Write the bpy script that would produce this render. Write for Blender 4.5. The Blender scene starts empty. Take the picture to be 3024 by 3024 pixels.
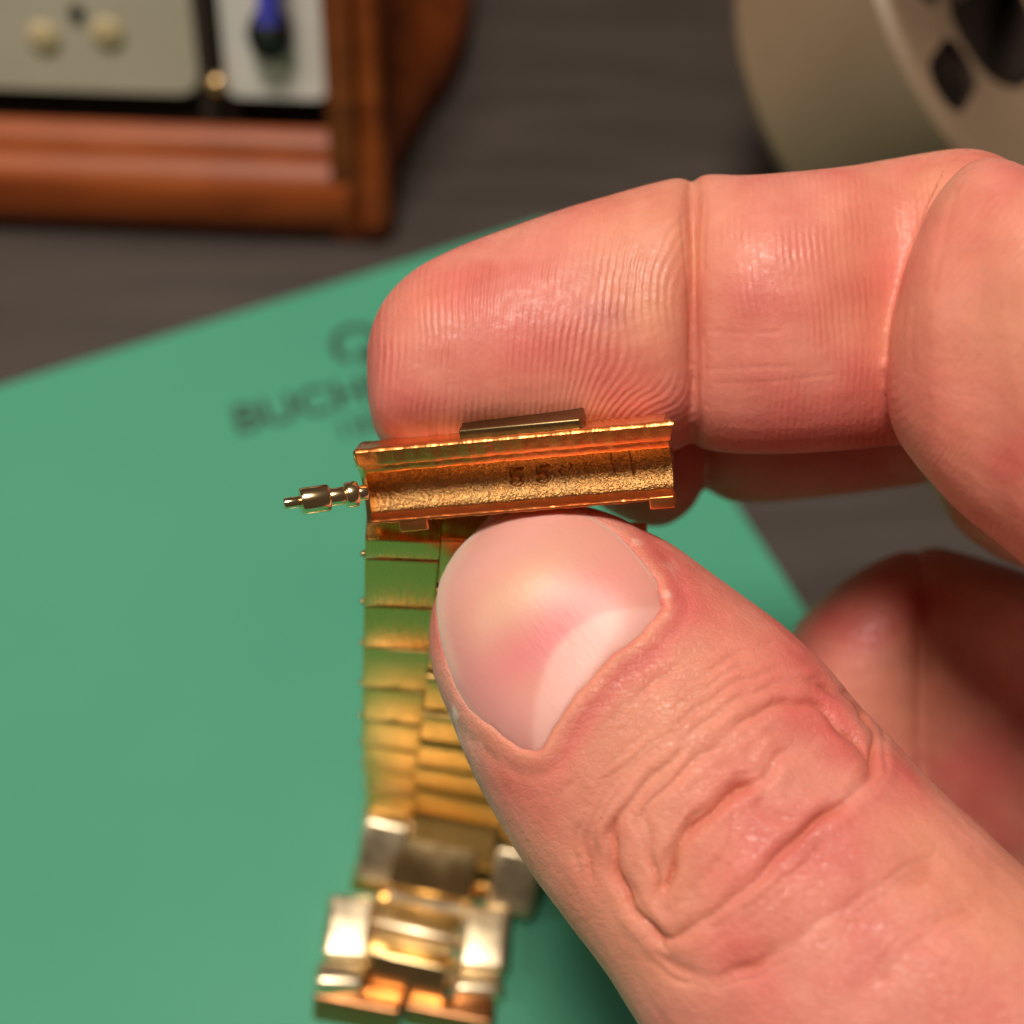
import bpy, bmesh, math, random
import numpy as np
from mathutils import Vector, Matrix
random.seed(7); np.random.seed(7)
PI = math.pi

# ------------------------------------------------------------------ camera
MM = 0.001                       # everything below is laid out in millimetres
SF = 0.65                        # frame width per unit of distance
PITCH = math.radians(54.0)
CAMZ = 140.0                     # camera height above the table (mm)
FWD = np.array([0, math.cos(PITCH), -math.sin(PITCH)])
UPV = np.array([0, math.sin(PITCH), math.cos(PITCH)])
RGT = np.array([1.0, 0, 0])
CAM = np.array([0, 0, CAMZ])
scene = bpy.context.scene
col = scene.collection
cd = bpy.data.cameras.new('camera'); camo = bpy.data.objects.new('camera', cd); col.objects.link(camo)
camo.location = CAM * MM
camo.rotation_euler = (PI / 2 - PITCH, 0, 0)
cd.sensor_width = 36; cd.lens = 36 / SF; cd.clip_start = 0.005; cd.clip_end = 20
cd.dof.use_dof = True; cd.dof.focus_distance = 0.101; cd.dof.aperture_fstop = 19.5
scene.camera = camo
# ------------------------------------------------------------------ light
w = bpy.data.worlds.new('World'); scene.world = w; w.use_nodes = True
w.node_tree.nodes['Background'].inputs[0].default_value = (1.0, 0.72, 0.53, 1)
w.node_tree.nodes['Background'].inputs[1].default_value = 0.06
def area(name, loc, target, size, power, color):
    l = bpy.data.lights.new(name, 'AREA'); l.shape = 'DISK'; l.size = size; l.energy = power; l.color = color
    o = bpy.data.objects.new(name, l); col.objects.link(o); o.location = loc
    o.rotation_euler = (Vector(target) - Vector(loc)).to_track_quat('-Z', 'Y').to_euler(); return o
area('ceiling_lamp', (-0.08, 0.062, 0.78), (0.01, 0.06, 0.02), 0.22, 6.5, (1, 0.91, 0.79))
area('fill_lamp', (-0.70, 0.0, 0.55), (-0.03, 0.12, 0.02), 0.26, 1.3, (1, 0.89, 0.76))  # weak fill added from the left to lift the case front
scene.view_settings.view_transform = 'Standard'; scene.view_settings.look = 'None'
scene.view_settings.exposure = 0.0; scene.view_settings.gamma = 1.0
scene.cycles.use_denoising = True
scene.cycles.max_bounces = 10; scene.cycles.sample_clamp_indirect = 4

# ------------------------------------------------------------------ helpers
def P(px, py, d):
    x = (px - 1512) / 3024 * SF; y = -(py - 1512) / 3024 * SF
    return CAM + d * (FWD + x * RGT + y * UPV)
def depth_plane(px, py, z=None, y=None):
    X = (px - 1512) / 3024 * SF; Y = -(py - 1512) / 3024 * SF
    r = FWD + X * RGT + Y * UPV
    t = (z - CAMZ) / r[2] if z is not None else y / r[1]
    return CAM + t * r
def project(V):
    q = V - CAM
    d = q @ FWD
    return 1512 + (q @ RGT) / d / SF * 3024, 1512 - (q @ UPV) / d / SF * 3024, d
def camdir(x, y, z):            # camera-space direction (z toward the camera)
    return x * RGT + y * UPV - z * FWD
def srgb(r, g, b):
    f = lambda c: c / 12.92 if c <= 0.04045 else ((c + 0.055) / 1.055) ** 2.4
    return (f(r / 255), f(g / 255), f(b / 255), 1)
def obj(name, verts, faces, mat, parent=None, smooth=True):
    me = bpy.data.meshes.new(name)
    me.from_pydata([tuple(np.asarray(v, float) * MM) for v in verts], [], faces)
    me.validate(); me.update()
    if smooth:
        me.polygons.foreach_set('use_smooth', [True] * len(me.polygons))
    if mat: me.materials.append(mat)
    o = bpy.data.objects.new(name, me); col.objects.link(o)
    if parent is not None:
        o.parent = parent; o.matrix_parent_inverse = Matrix.LocRotScale(parent.location, None, None).inverted()
    return o
def bmobj(name, bm, mat, parent=None, smooth=True, M=None):
    bmesh.ops.recalc_face_normals(bm, faces=bm.faces)
    if M is not None: bm.transform(M)
    bm.verts.ensure_lookup_table()
    for i, v in enumerate(bm.verts): v.index = i
    vs = [tuple(v.co) for v in bm.verts]; fs = [tuple(v.index for v in f.verts) for f in bm.faces]
    bm.free()
    return obj(name, vs, fs, mat, parent, smooth)
def autosmooth(o, ang=35):
    me = o.data
    bm = bmesh.new(); bm.from_mesh(me)
    for e in bm.edges:
        if len(e.link_faces) == 2 and e.calc_face_angle(0) > math.radians(ang): e.smooth = False
    bm.to_mesh(me); bm.free(); return o
def empty(name, loc):
    o = bpy.data.objects.new(name, None); o.empty_display_size = 0.01; col.objects.link(o); o.location = tuple(np.array(loc) * MM); return o
def tag(o, label=None, cat=None, group=None, kind=None):
    for k, v in (('label', label), ('category', cat), ('group', group), ('kind', kind)):
        if v: o[k] = v
    return o
def frame(o, x, y, z):
    M = Matrix.Identity(4)
    for i in range(3):
        M[i][0], M[i][1], M[i][2], M[i][3] = x[i], y[i], z[i], o[i]
    return M
def nrm(v): v = np.asarray(v, float); return v / np.linalg.norm(v)
def rbox(sx, sy, sz, bev=0.3, seg=3, edges=None):
    bm = bmesh.new(); bmesh.ops.create_cube(bm, size=1)
    bmesh.ops.scale(bm, vec=(sx, sy, sz), verts=bm.verts)
    es = [e for e in bm.edges if edges is None or edges(e)]
    bmesh.ops.bevel(bm, geom=es, offset=bev, segments=seg, profile=0.5, affect='EDGES')
    return bm
def lathe(prof, n=40, arc=2 * PI):   # prof: (axial z, radius)
    bm = bmesh.new(); rings = []
    for z, r in prof:
        if r < 1e-6: rings.append([bm.verts.new((0, 0, z))])
        else: rings.append([bm.verts.new((r * math.cos(2 * PI * k / n), r * math.sin(2 * PI * k / n), z)) for k in range(n)])
    for a, b in zip(rings, rings[1:]):
        for k in range(n):
            k2 = (k + 1) % n
            if len(a) == 1 and len(b) == 1: continue
            if len(a) == 1: bm.faces.new((a[0], b[k], b[k2]))
            elif len(b) == 1: bm.faces.new((a[k], b[0], a[k2]))
            else: bm.faces.new((a[k], b[k], b[k2], a[k2]))
    return bm
def grid_faces(n, m, wrap_m=False):
    f = []
    for i in range(n - 1):
        for j in range(m if wrap_m else m - 1):
            j2 = (j + 1) % m
            f.append((i * m + j, i * m + j2, (i + 1) * m + j2, (i + 1) * m + j))
    return f
def seg_dist(x, y, pts):
    best = np.full(x.shape, 1e9)
    for (x0, y0), (x1, y1) in zip(pts, pts[1:]):
        dx, dy = x1 - x0, y1 - y0; L = dx * dx + dy * dy + 1e-12
        t = np.clip(((x - x0) * dx + (y - y0) * dy) / L, 0, 1)
        best = np.minimum(best, np.hypot(x - x0 - t * dx, y - y0 - t * dy))
    return best
def catmull(pts, n=8):
    p = [np.array(q, float) for q in pts]; p = [2 * p[0] - p[1]] + p + [2 * p[-1] - p[-2]]
    out = []
    for i in range(1, len(p) - 2):
        for k in range(n):
            t = k / n
            out.append(0.5 * (2 * p[i] + (p[i + 1] - p[i - 1]) * t + (2 * p[i - 1] - 5 * p[i] + 4 * p[i + 1] - p[i + 2]) * t * t + (3 * p[i] - p[i - 1] - 3 * p[i + 1] + p[i + 2]) * t ** 3))
    out.append(p[-2]); return out

# ------------------------------------------------------------------ materials
class Mat:
    def __init__(self, name):
        self.m = bpy.data.materials.new(name); self.m.use_nodes = True
        self.nt = self.m.node_tree; self.b = self.nt.nodes['Principled BSDF']
    def n(self, t, **kw):
        nd = self.nt.nodes.new(t)
        for k, v in kw.items(): setattr(nd, k, v)
        return nd
    def l(self, a, b): self.nt.links.new(a, b)
    def set(self, **kw):
        for k, v in kw.items(): self.b.inputs[k.replace('_', ' ')].default_value = v
        return self
    def coords(self, scale=(1, 1, 1), rot=(0, 0, 0), kind='Object'):
        tc = self.n('ShaderNodeTexCoord'); mp = self.n('ShaderNodeMapping')
        mp.inputs['Scale'].default_value = scale; mp.inputs['Rotation'].default_value = rot
        self.l(tc.outputs[kind], mp.inputs['Vector']); return mp.outputs['Vector']
    def noise(self, vec, scale, detail=3, rough=0.55, dist=0.0):
        nn = self.n('ShaderNodeTexNoise'); nn.inputs['Scale'].default_value = scale
        nn.inputs['Detail'].default_value = detail; nn.inputs['Roughness'].default_value = rough; nn.inputs['Distortion'].default_value = dist
        self.l(vec, nn.inputs['Vector']); return nn.outputs['Fac']
    def ramp(self, fac, stops):
        r = self.n('ShaderNodeValToRGB'); e = r.color_ramp.elements
        while len(e) < len(stops): e.new(0.5)
        for k, (p, c) in enumerate(stops):
            e[k].position = p; e[k].color = c if hasattr(c, '__len__') else (c, c, c, 1)
        self.l(fac, r.inputs['Fac']); return r.outputs['Color']
    def bump(self, h, dist, strength=1.0, normal=None):
        b = self.n('ShaderNodeBump'); b.inputs['Distance'].default_value = dist; b.inputs['Strength'].default_value = strength
        self.l(h, b.inputs['Height'])
        if normal is not None: self.l(normal, b.inputs['Normal'])
        return b.outputs['Normal']
    def math(self, op, a, b=None, c=None):
        m = self.n('ShaderNodeMath', operation=op)
        for i, v in enumerate((a, b, c)):
            if v is None: continue
            if isinstance(v, (int, float)): m.inputs[i].default_value = v
            else: self.l(v, m.inputs[i])
        return m.outputs[0]

def gold(name, base, rough, mode='plain', bscale=6000, bdist=2e-5, strength=0.6):
    M = Mat(name); M.set(Base_Color=(*base, 1), Metallic=1.0, Roughness=rough)
    if mode == 'sand':
        v = M.coords(); h = M.noise(v, bscale, 2, 0.6)
        h2 = M.noise(v, bscale * 0.3, 2, 0.5)
        hh = M.math('ADD', h, M.math('MULTIPLY', h2, 0.8))
        M.l(M.bump(hh, bdist, strength), M.b.inputs['Normal'])
        M.l(M.ramp(M.noise(v, 350, 3), [(0.35, (base[0], base[1] * .82, base[2] * .7, 1)), (0.7, (*base, 1))]), M.b.inputs['Base Color'])
    elif mode == 'brush':
        v = M.coords((9000, 250, 9000)); h = M.noise(v, 1.0, 3, 0.6)
        M.l(M.bump(h, 6e-6, 0.5), M.b.inputs['Normal'])
        M.l(M.ramp(h, [(0.3, rough * 0.8), (0.7, rough * 1.3)]), M.b.inputs['Roughness'])
    else:
        v = M.coords(); h = M.noise(v, 400, 4, 0.6)
        M.l(M.ramp(h, [(0.3, max(0.03, rough * 0.7)), (0.75, rough * 1.4)]), M.b.inputs['Roughness'])
        h = M.noise(v, 900, 2, 0.5); M.l(M.bump(h, 8e-6, 0.25), M.b.inputs['Normal'])
    return M.m
GOLD = (0.92, 0.60, 0.22); ROSE = (0.90, 0.52, 0.20)
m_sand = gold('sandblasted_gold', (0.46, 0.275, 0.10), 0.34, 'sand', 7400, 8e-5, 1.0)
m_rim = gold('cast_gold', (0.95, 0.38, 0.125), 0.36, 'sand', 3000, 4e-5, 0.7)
m_polish = gold('polished_gold', (0.95, 0.68, 0.33), 0.2)
m_pale = gold('polished_pale_gold', (0.97, 0.80, 0.55), 0.36)
m_brush = gold('brushed_gold', (0.95, 0.50, 0.145), 0.27, 'brush')
m_bronze = gold('dark_rose_gold', (0.55, 0.25, 0.11), 0.34)
m_satin = gold('satin_gold', (0.95, 0.60, 0.20), 0.42, 'brush')
m_pin = gold('polished_pin_gold', (0.97, 0.72, 0.40), 0.17)

# ------------------------------------------------------------------ setting: table
M = Mat('dark_table_wood'); v = M.coords((6, 55, 6), (0, 0, math.radians(8)))
g = M.noise(v, 4.0, 6, 0.6, 0.6); g2 = M.noise(M.coords((3, 3, 3)), 6, 3)
mx = M.math('ADD', M.math('MULTIPLY', g, 0.75), M.math('MULTIPLY', g2, 0.25))
M.l(M.ramp(mx, [(0.3, srgb(46, 38, 34)), (0.52, srgb(60, 51, 46)), (0.72, srgb(72, 62, 56))]), M.b.inputs['Base Color'])
M.set(Roughness=0.5); M.l(M.bump(g, 2e-4, 0.3), M.b.inputs['Normal'])
t = obj('table_top', [(-900, -500, 0), (900, -500, 0), (900, 1100, 0), (-900, 1100, 0)], [(0, 1, 2, 3)], M.m)
tag(t, 'dark grey brown wooden table top under the green folder', 'table', kind='structure')

# ------------------------------------------------------------------ green folder with print
A = depth_plane(0, 1140, z=1.0)[:2]; B = depth_plane(1500, 680, z=1.0)[:2]
C = depth_plane(2175, 1490, z=1.0)[:2]; D = depth_plane(2370, 1790, z=1.0)[:2]
e1 = nrm(B - A); e2 = nrm(D - C)
e2 = nrm(e2 - 0.6 * (e2 @ e1) * e1)
k = np.linalg.solve(np.array([e1, -e2]).T, C - A); corner = A + k[0] * e1
cs = [corner, corner + 210 * e2, corner + 210 * e2 - 297 * e1, corner - 297 * e1]
def rounded(poly, r, n=6):
    out = []
    for i, p in enumerate(poly):
        a = nrm(poly[i - 1] - p); b = nrm(poly[(i + 1) % len(poly)] - p)
        for kk in range(n + 1):
            tt = kk / n; q0 = p + a * r; q1 = p + b * r
            out.append((1 - tt) ** 2 * q0 + 2 * tt * (1 - tt) * p + tt ** 2 * q1)
    return out
M = Mat('green_coated_card'); v = M.coords()
n1 = M.noise(v, 25, 4); n2 = M.noise(v, 2500, 2)
M.l(M.ramp(n1, [(0.3, srgb(64, 143, 115)), (0.7, srgb(71, 150, 121))]), M.b.inputs['Base Color'])
M.set(Roughness=0.6); M.b.inputs['Specular IOR Level'].default_value = 0.3; M.l(M.bump(n2, 2e-5, 0.35), M.b.inputs['Normal'])
fol = empty('folder', (*corner, 0.0))
tag(fol, 'smooth green folder with dark printed lettering lying on the wooden table', 'folder')
for nm, z0, z1, off in (('cover', 0.62, 1.0, 0.0), ('backing_sheet', 0.05, 0.6, 0.5)):
    rp = rounded([c - off * e1 * (1 if i < 2 else -1) for i, c in enumerate(cs)], 2.0); n = len(rp)
    vs = [(*p, z0) for p in rp] + [(*p, z1) for p in rp]
    obj(nm, vs, [tuple(range(n))[::-1], tuple(range(n, 2 * n))] + [(i, (i + 1) % n, n + (i + 1) % n, n + i) for i in range(n)], M.m, fol, smooth=False)
M = Mat('dark_print'); v = M.coords()
M.l(M.ramp(M.noise(v, 900, 3), [(0.3, srgb(30, 48, 40)), (0.7, srgb(42, 60, 50))]), M.b.inputs['Base Color']); M.set(Roughness=0.5)
m_print = M.m
t0 = depth_plane(705, 1284, z=1.0)[:2]; t1 = depth_plane(1425, 1108, z=1.0)[:2]
tx = nrm(t1 - t0); ty = np.array([-tx[1], tx[0]]); TL = np.linalg.norm(t1 - t0)
def lettering(name, body, pos, width, bold=0.0):
    cu = bpy.data.curves.new(name, 'FONT'); cu.body = body; cu.size = 1; cu.offset = bold; cu.extrude = 0.0
    ob = bpy.data.objects.new(name, cu); col.objects.link(ob)
    bpy.context.view_layer.update()
    me = bpy.data.meshes.new_from_object(ob.evaluated_get(bpy.context.evaluated_depsgraph_get()))
    bpy.data.objects.remove(ob); co = np.array([vv.co[:2] for vv in me.vertices])
    s = width / (co[:, 0].max() - co[:, 0].min()); co = (co - co.min(0)) * s
    vs = [(*(pos + tx * c[0] + ty * c[1]), 1.012) for c in co]
    fs = [tuple(p.vertices) for p in me.polygons]
    return obj(name, vs, fs, m_print, fol, smooth=False)
lettering('printed_name', 'BUCHERER', t0, TL, 0.02)
lettering('printed_year', '1888', t0 + tx * TL * 0.385 - ty * 4.4, TL * 0.26, 0.0)
ec = t0 + tx * TL * 0.56 + ty * 9.3
for nm, r0, r1, cc, a0, a1 in (('emblem_ring', 2.1, 3.1, ec, -0.4, 1.35 * PI), ('emblem_dot', 0.0, 1.5, ec + tx * 1.2 - ty * 2.2, 0, 2 * PI)):
    n = 40; vs = []; 
    for i in range(n + 1):
        a = a0 + (a1 - a0) * i / n
        for r in (r0, r1): vs.append((*(cc + r * (tx * math.cos(a) + ty * math.sin(a))), 1.012))
    obj(nm, vs, grid_faces(n + 1, 2), m_print, fol, smooth=False)

# ------------------------------------------------------------------ wooden case behind
M = Mat('varnished_brown_wood'); v = M.coords((12, 90, 90)); g = M.noise(v, 1.6, 5, 0.6, 1.2); g2 = M.noise(M.coords((1, 1, 1)), 60, 3)
mx = M.math('ADD', M.math('MULTIPLY', g, 0.65), M.math('MULTIPLY', g2, 0.35))
M.l(M.ramp(mx, [(0.32, srgb(92, 36, 12)), (0.52, srgb(138, 64, 22)), (0.7, srgb(158, 80, 32))]), M.b.inputs['Base Color'])
M.set(Roughness=0.45); M.b.inputs['Specular IOR Level'].default_value = 0.32; M.l(M.bump(g, 1e-4, 0.2), M.b.inputs['Normal']); m_wood = M.m
def plain(name, c1, c2, rough, metal=0, scale=120, bump=0.0, sss=0):
    M = Mat(name); v = M.coords(); M.l(M.ramp(M.noise(v, scale, 4), [(0.3, c1), (0.7, c2)]), M.b.inputs['Base Color'])
    M.set(Roughness=rough, Metallic=metal)
    if bump: M.l(M.bump(M.noise(v, scale * 8, 2), bump, 0.5), M.b.inputs['Normal'])
    return M.m
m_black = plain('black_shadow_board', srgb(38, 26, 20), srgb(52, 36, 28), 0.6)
m_cream = plain('cream_painted_panel', srgb(174, 163, 144), srgb(186, 175, 156), 0.4, scale=60)
m_white = plain('white_panel', srgb(214, 206, 200), srgb(226, 218, 212), 0.4, scale=60)
m_knob = plain('black_plastic', srgb(22, 21, 22), srgb(32, 30, 30), 0.35)
m_blue = plain('blue_ribbon', srgb(66, 66, 180), srgb(84, 82, 205), 0.5)
m_cap = plain('yellowed_cap', srgb(180, 160, 122), srgb(190, 170, 132), 0.4)
m_brass = gold('dull_brass', (0.75, 0.5, 0.24), 0.3)
f0 = depth_plane(0, 695, z=0.6); f1 = depth_plane(1062, 735, z=0.6)
cx = nrm(f1 - f0); cy = np.array([-cx[1], cx[0], 0]); cz = np.array([0, 0, 1.0])     # along, back, up
case = empty('wooden_case', (f1[0], f1[1], 0))
tag(case, 'varnished brown wooden case with cream and white inset panels behind the green folder', 'wooden case')
REC = math.tan(math.radians(16))
def cpt(x, y, z): return f1 * np.array([1, 1, 0]) + cx * x + cy * (y + REC * z) + cz * z
def extr(name, prof, x0, x1, mat, parent, slx=0.0, smooth=True):
    n = len(prof)
    vs = [cpt(x0, y, z) for y, z in prof] + [cpt(x1, y, z) for y, z in prof]
    fs = [tuple(range(n)), tuple(range(2 * n - 1, n - 1, -1))] + [(i, n + i, n + (i + 1) % n, (i + 1) % n) for i in range(n)]
    o = obj(name, vs, fs, mat, parent, smooth); return autosmooth(o, 30)
LEFT = -110
rail = [(a_, b_ * 0.66 + 0.1) for a_, b_ in [(3.4, 0.3), (1.4, 1.8), (0.4, 4.0), (0, 7), (0, 11.0), (0.9, 13.2), (2.0, 14.2), (2.6, 14.4), (3.0, 16.2), (4.0, 17.4), (4.8, 17.9), (5.4, 18.0), (5.4, 0.3)]]
extr('bottom_rail', rail, LEFT, -1.0, m_wood, case)
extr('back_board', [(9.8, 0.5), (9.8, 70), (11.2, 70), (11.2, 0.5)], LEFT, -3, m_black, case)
cu_ = nrm(cy * REC + cz); cn_ = np.cross(cx, cu_)          # up along the reclined face; cn_ points toward the viewer
def cpos(px, py, y):
    r_ = FWD + (px - 1512) / 3024 * SF * RGT - (py - 1512) / 3024 * SF * UPV
    return CAM + r_ * (((cpt(-20, y, 0) - CAM) @ cn_) / (r_ @ cn_))
def cpanel(name, px0, px1, z0, z1, mat, dep, r=2.0, y=8.6):
    def xat(px):
        q = cpos(px, 150, y); return (q - cpt(0, 0, 0)) @ cx
    x0, x1 = xat(px0), xat(px1)
    rp = rounded([np.array(q) for q in ((x0, z0), (x1, z0), (x1, z1), (x0, z1))], r); n = len(rp)
    vs = [cpt(p[0], y - dep, p[1]) for p in rp] + [cpt(p[0], y + 1.0, p[1]) for p in rp]
    return autosmooth(obj(name, vs, [tuple(range(n)), tuple(range(2 * n - 1, n - 1, -1))] + [(i, n + i, n + (i + 1) % n, (i + 1) % n) for i in range(n)], mat, case), 30)
def cz_at(py, y=8.6):
    q = cpos(600, py, y); return q[2]
cream = cpanel('cream_panel', -1500, 585, cz_at(262), 66, m_cream, 1.2, 3.0)
white = cpanel('white_panel', 668, 962, cz_at(258), 66, m_white, 1.6, 1.5)
cpanel('divider_post', 596, 640, cz_at(300), 66, m_black, 3.0, 0.4)
def disc(name, px, py, y, rx, prof, mat, parent, sx=1.0):
    bm = lathe(prof, 28); bmesh.ops.scale(bm, vec=(sx, 1, 1), verts=bm.verts)
    return bmobj(name, bm, mat, parent, True, frame(cpos(px, py, y), cx, cu_, cn_))
kn = disc('knob', 800, 95, 6.8, 3, [(0, 0), (0, 3.2), (1.5, 3.1), (2.2, 2.6), (2.4, 0)], m_knob, white, 0.85)
disc('knob_stud', 795, 95, 4.4, 1, [(0, 0), (0, 1.0), (0.5, 0.9), (0.7, 0)], plain('grey_metal', srgb(70, 72, 74), srgb(90, 92, 94), 0.4, 0.6), kn)
q0 = cpos(795, 70, 4.2); q1 = cpos(798, -500, 4.2)
vs = []
for i in range(9):
    c = q0 + (q1 - q0) * i / 8
    for s in (-1, 1):
        for dy in (0, 0.5): vs.append(c + cx * s * (1.25 + 0.1 * math.sin(i)) - cy * (dy + 0.25 * math.sin(i * 0.9)))
fs = []
for i in range(8):
    a = i * 4; b = a + 4
    fs += [(a, b, b + 1, a + 1), (a + 2, a + 3, b + 3, b + 2), (a + 1, b + 1, b + 3, a + 3), (a, a + 2, b + 2, b)]
obj('blue_strip', vs, fs, m_blue, white)
bm = lathe([(-1.3, 0), (-1.1, .7), (-.6, 1.15), (0, 1.3), (.6, 1.15), (1.1, .7), (1.3, 0)], 20)
bmobj('brass_stud', bm, m_brass, case, True, frame(cpos(642, 248, 5.0), cx, cu_, cn_))
for px, py in ((130, 112), (318, 100)):
    disc('screw_cap', px, py, 7.4, 1, [(0, 0), (0, 2.0), (0.25, 1.9), (0.4, 1.0), (0.45, 0)], m_cap, cream)
disc('dark_screw', 225, 36, 7.4, 1, [(0, 0), (0, 1.0), (0.5, 0.8), (0.6, 0)], m_knob, cream)
# right-hand post and flared side
extr('side_post', [(1.4, 0.3), (0.6, 2), (0.4, 66), (9, 66), (9, 0.3)], -3.2, 0.0, m_wood, case)
def plan(name, pts, prof, mat):      # vertical sweep: plan polyline offset by a profile (offset, z)
    pts = [np.array(p, float) for p in pts]; vs = []; m = len(prof)
    for i, p in enumerate(pts):
        tdir = nrm((pts[min(i + 1, len(pts) - 1)] - pts[max(i - 1, 0)])); nn = np.array([tdir[1], -tdir[0]])
        for off, z in prof: 
            q = p + nn * off; vs.append(cpt(q[0], q[1], z))
    n = len(pts)
    return autosmooth(obj(name, vs, grid_faces(n, m, True) + [tuple(range(m)), tuple(range((n - 1) * m, n * m))[::-1]], mat, case), 32)
side_path = []
for px_, py_ in [(1085, 745), (1118, 690), (1140, 590), (1176, 433), (1250, 295), (1335, 170), (1372, 60), (1382, -60), (1384, -260)]:
    q = depth_plane(px_, py_, z=4.0) - cpt(0, 0, 4.0); side_path.append((q @ cx - 2.4, q @ cy))
side_path = [(0.0, 2.0)] + [q for q in side_path if q[1] > 3.0]
plan('side_panel', [tuple(q) for q in catmull(side_path, 5)],
     [(0.8, 0.3), (2.4, 1.5), (3.0, 4), (2.4, 8), (0.4, 11), (-1.2, 15), (-2.0, 22), (-1.8, 34), (-1.2, 66), (-3.6, 66), (-3.6, 0.3)], m_wood)
bm = lathe([(0.3, 0), (0.3, 2.0), (3, 2.4), (8, 2.2), (14, 1.6), (22, 1.5), (30, 1.7), (40, 1.9), (66, 1.9), (66, 0)], 24)
bmobj('corner_column', bm, m_wood, case, True, frame(cpt(1.7, 3.0, 0), cx, np.cross(cu_, cx), cu_))

# ------------------------------------------------------------------ beige plastic loupe
M = Mat('beige_plastic'); v = M.coords()
M.l(M.ramp(M.noise(v, 50, 4), [(0.3, srgb(124, 101, 80)), (0.7, srgb(136, 112, 90))]), M.b.inputs['Base Color'])
M.set(Roughness=0.5); M.l(M.bump(M.noise(v, 1500, 2), 4e-5, 0.4), M.b.inputs['Normal']); m_beige = M.m
ax = nrm(camdir(0.60, 0.22, 0.77))
side = nrm(np.cross([0, 0, 1], ax)); upl = np.cross(ax, side)
lc = P(3010, 10, 173)
bm = lathe([(-27, 0), (-27, 17), (-26.5, 19), (-24, 20.5), (-14, 21.2), (-4, 22), (-1.0, 22.2), (0, 21.6), (0.2, 21.0), (-0.6, 20.4), (-3.4, 8.0), (-4, 7.4), (-4.6, 7.4), (-5.0, 8.0), (-2.2, 20.0), (-25.4, 17.6), (-25.8, 0)], 72); bmesh.ops.scale(bm, vec=(1.13, 1.13, 0.85), verts=bm.verts)
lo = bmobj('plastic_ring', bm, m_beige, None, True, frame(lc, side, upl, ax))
cuts = []
LA = np.linalg.solve(np.array([[side @ RGT, upl @ RGT], [side @ UPV, upl @ UPV]]), np.array([-255.0, -290.0])); LA = math.atan2(LA[1], LA[0])
for kk in range(5):
    a = LA - math.radians(44) * kk
    b2 = rbox(11.4, 6.4, 20, 3.0, 6, lambda e: abs(e.verts[0].co.z - e.verts[1].co.z) > 1)
    Rm = Matrix.Rotation(a, 4, 'Z') @ Matrix.Translation((16.0, 0, 0.0)) @ Matrix.Rotation(math.radians(0), 4, 'Y')
    cuts.append(bmobj('cut', b2, None, None, False, frame(lc, side, upl, ax) @ Rm))
for c in cuts:
    md = lo.modifiers.new('b', 'BOOLEAN'); md.object = c; md.operation = 'DIFFERENCE'; md.solver = 'EXACT'
bpy.context.view_layer.update()
me = bpy.data.meshes.new_from_object(lo.evaluated_get(bpy.context.evaluated_depsgraph_get()))
lo.modifiers.clear(); lo.data = me
for c in cuts: bpy.data.objects.remove(c)
autosmooth(lo, 30)
lo.data.materials.append(m_black)          # dark colour inside stands in for shade in the cavity
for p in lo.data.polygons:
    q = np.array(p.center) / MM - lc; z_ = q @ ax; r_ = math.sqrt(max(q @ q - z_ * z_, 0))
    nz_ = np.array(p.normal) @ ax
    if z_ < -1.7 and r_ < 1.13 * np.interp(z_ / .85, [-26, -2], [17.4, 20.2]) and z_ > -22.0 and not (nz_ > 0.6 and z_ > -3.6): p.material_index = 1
tag(lo, 'beige plastic ring with dark oval slots lying on the table behind the hand', 'plastic ring')

# ------------------------------------------------------------------ bracelet
br = empty('watch_bracelet', P(1200, 2750, 141))
tag(br, 'gold watch bracelet held by its end link, its links trailing down onto the green folder', 'bracelet')
# --- end link
EC = P(1541, 1402, 101.3)
roll = math.radians(4.6); yaw = math.radians(11); pit = math.radians(21)
ex = camdir(math.cos(roll) * math.cos(yaw), math.sin(roll), math.sin(yaw)); ex = nrm(ex)
ezt = camdir(-math.sin(yaw), -math.sin(pit), math.cos(yaw)); ez = nrm(ezt - (ezt @ ex) * ex); ey = np.cross(ez, ex)
prof = [(2.62, 0.30), (2.54, 0.36), (2.2, 0.28), (1.75, 0.14), (1.50, 0.06), (1.42, -0.04), (1.42, -0.26), (1.36, -0.40), (1.15, -0.46), (0.90, -0.52), (0.80, -0.62), (0.84, -1.0), (0.95, -1.28)]
a0, a1, R0, yc, zc = math.radians(60), math.radians(-60), 1.76, -0.58, -0.50
arcp = [(yc + R0 * math.sin(a), zc - R0 * math.cos(a)) for a in np.linspace(a0, a1, 84)]
prof2 = [(-2.14, -1.15), (-2.2, -0.8), (-2.30, -0.35), (-2.33, -0.2), (-2.40, -0.12), (-2.52, -0.12), (-2.60, -0.22), (-2.64, -0.5),
         (-2.60, -2.2), (-2.2, -3.2), (-1.2, -3.9), (0.2, -4.1), (1.5, -3.7), (2.4, -2.8), (2.72, -1.6), (2.74, 0.0), (2.71, 0.2)]
allp = np.array(prof + arcp + prof2); M_ = len(allp); NX = 330
i0, i1 = len(prof), len(prof) + len(arcp)
tan = np.roll(allp, -1, 0) - np.roll(allp, 1, 0); nor = np.stack([-tan[:, 1], tan[:, 0]], 1); nor /= np.linalg.norm(nor, axis=1)[:, None]
if nor[i0 + 40][1] < 0: nor = -nor            # channel normals look at the viewer
xl = np.full(M_, -10.6); xr = np.full(M_, 9.45)
for j in range(6): xr[j] = 10.05 - 0.35 * (2.62 - allp[j][0]) / 1.2
xl[:6] = -10.6; xl[-1] = -10.6; xr[-1] = 10.0; xr[6:12] = 9.55
u = np.linspace(0, 1, NX)
X = xl[None, :] + (xr - xl)[None, :] * u[:, None]
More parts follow.
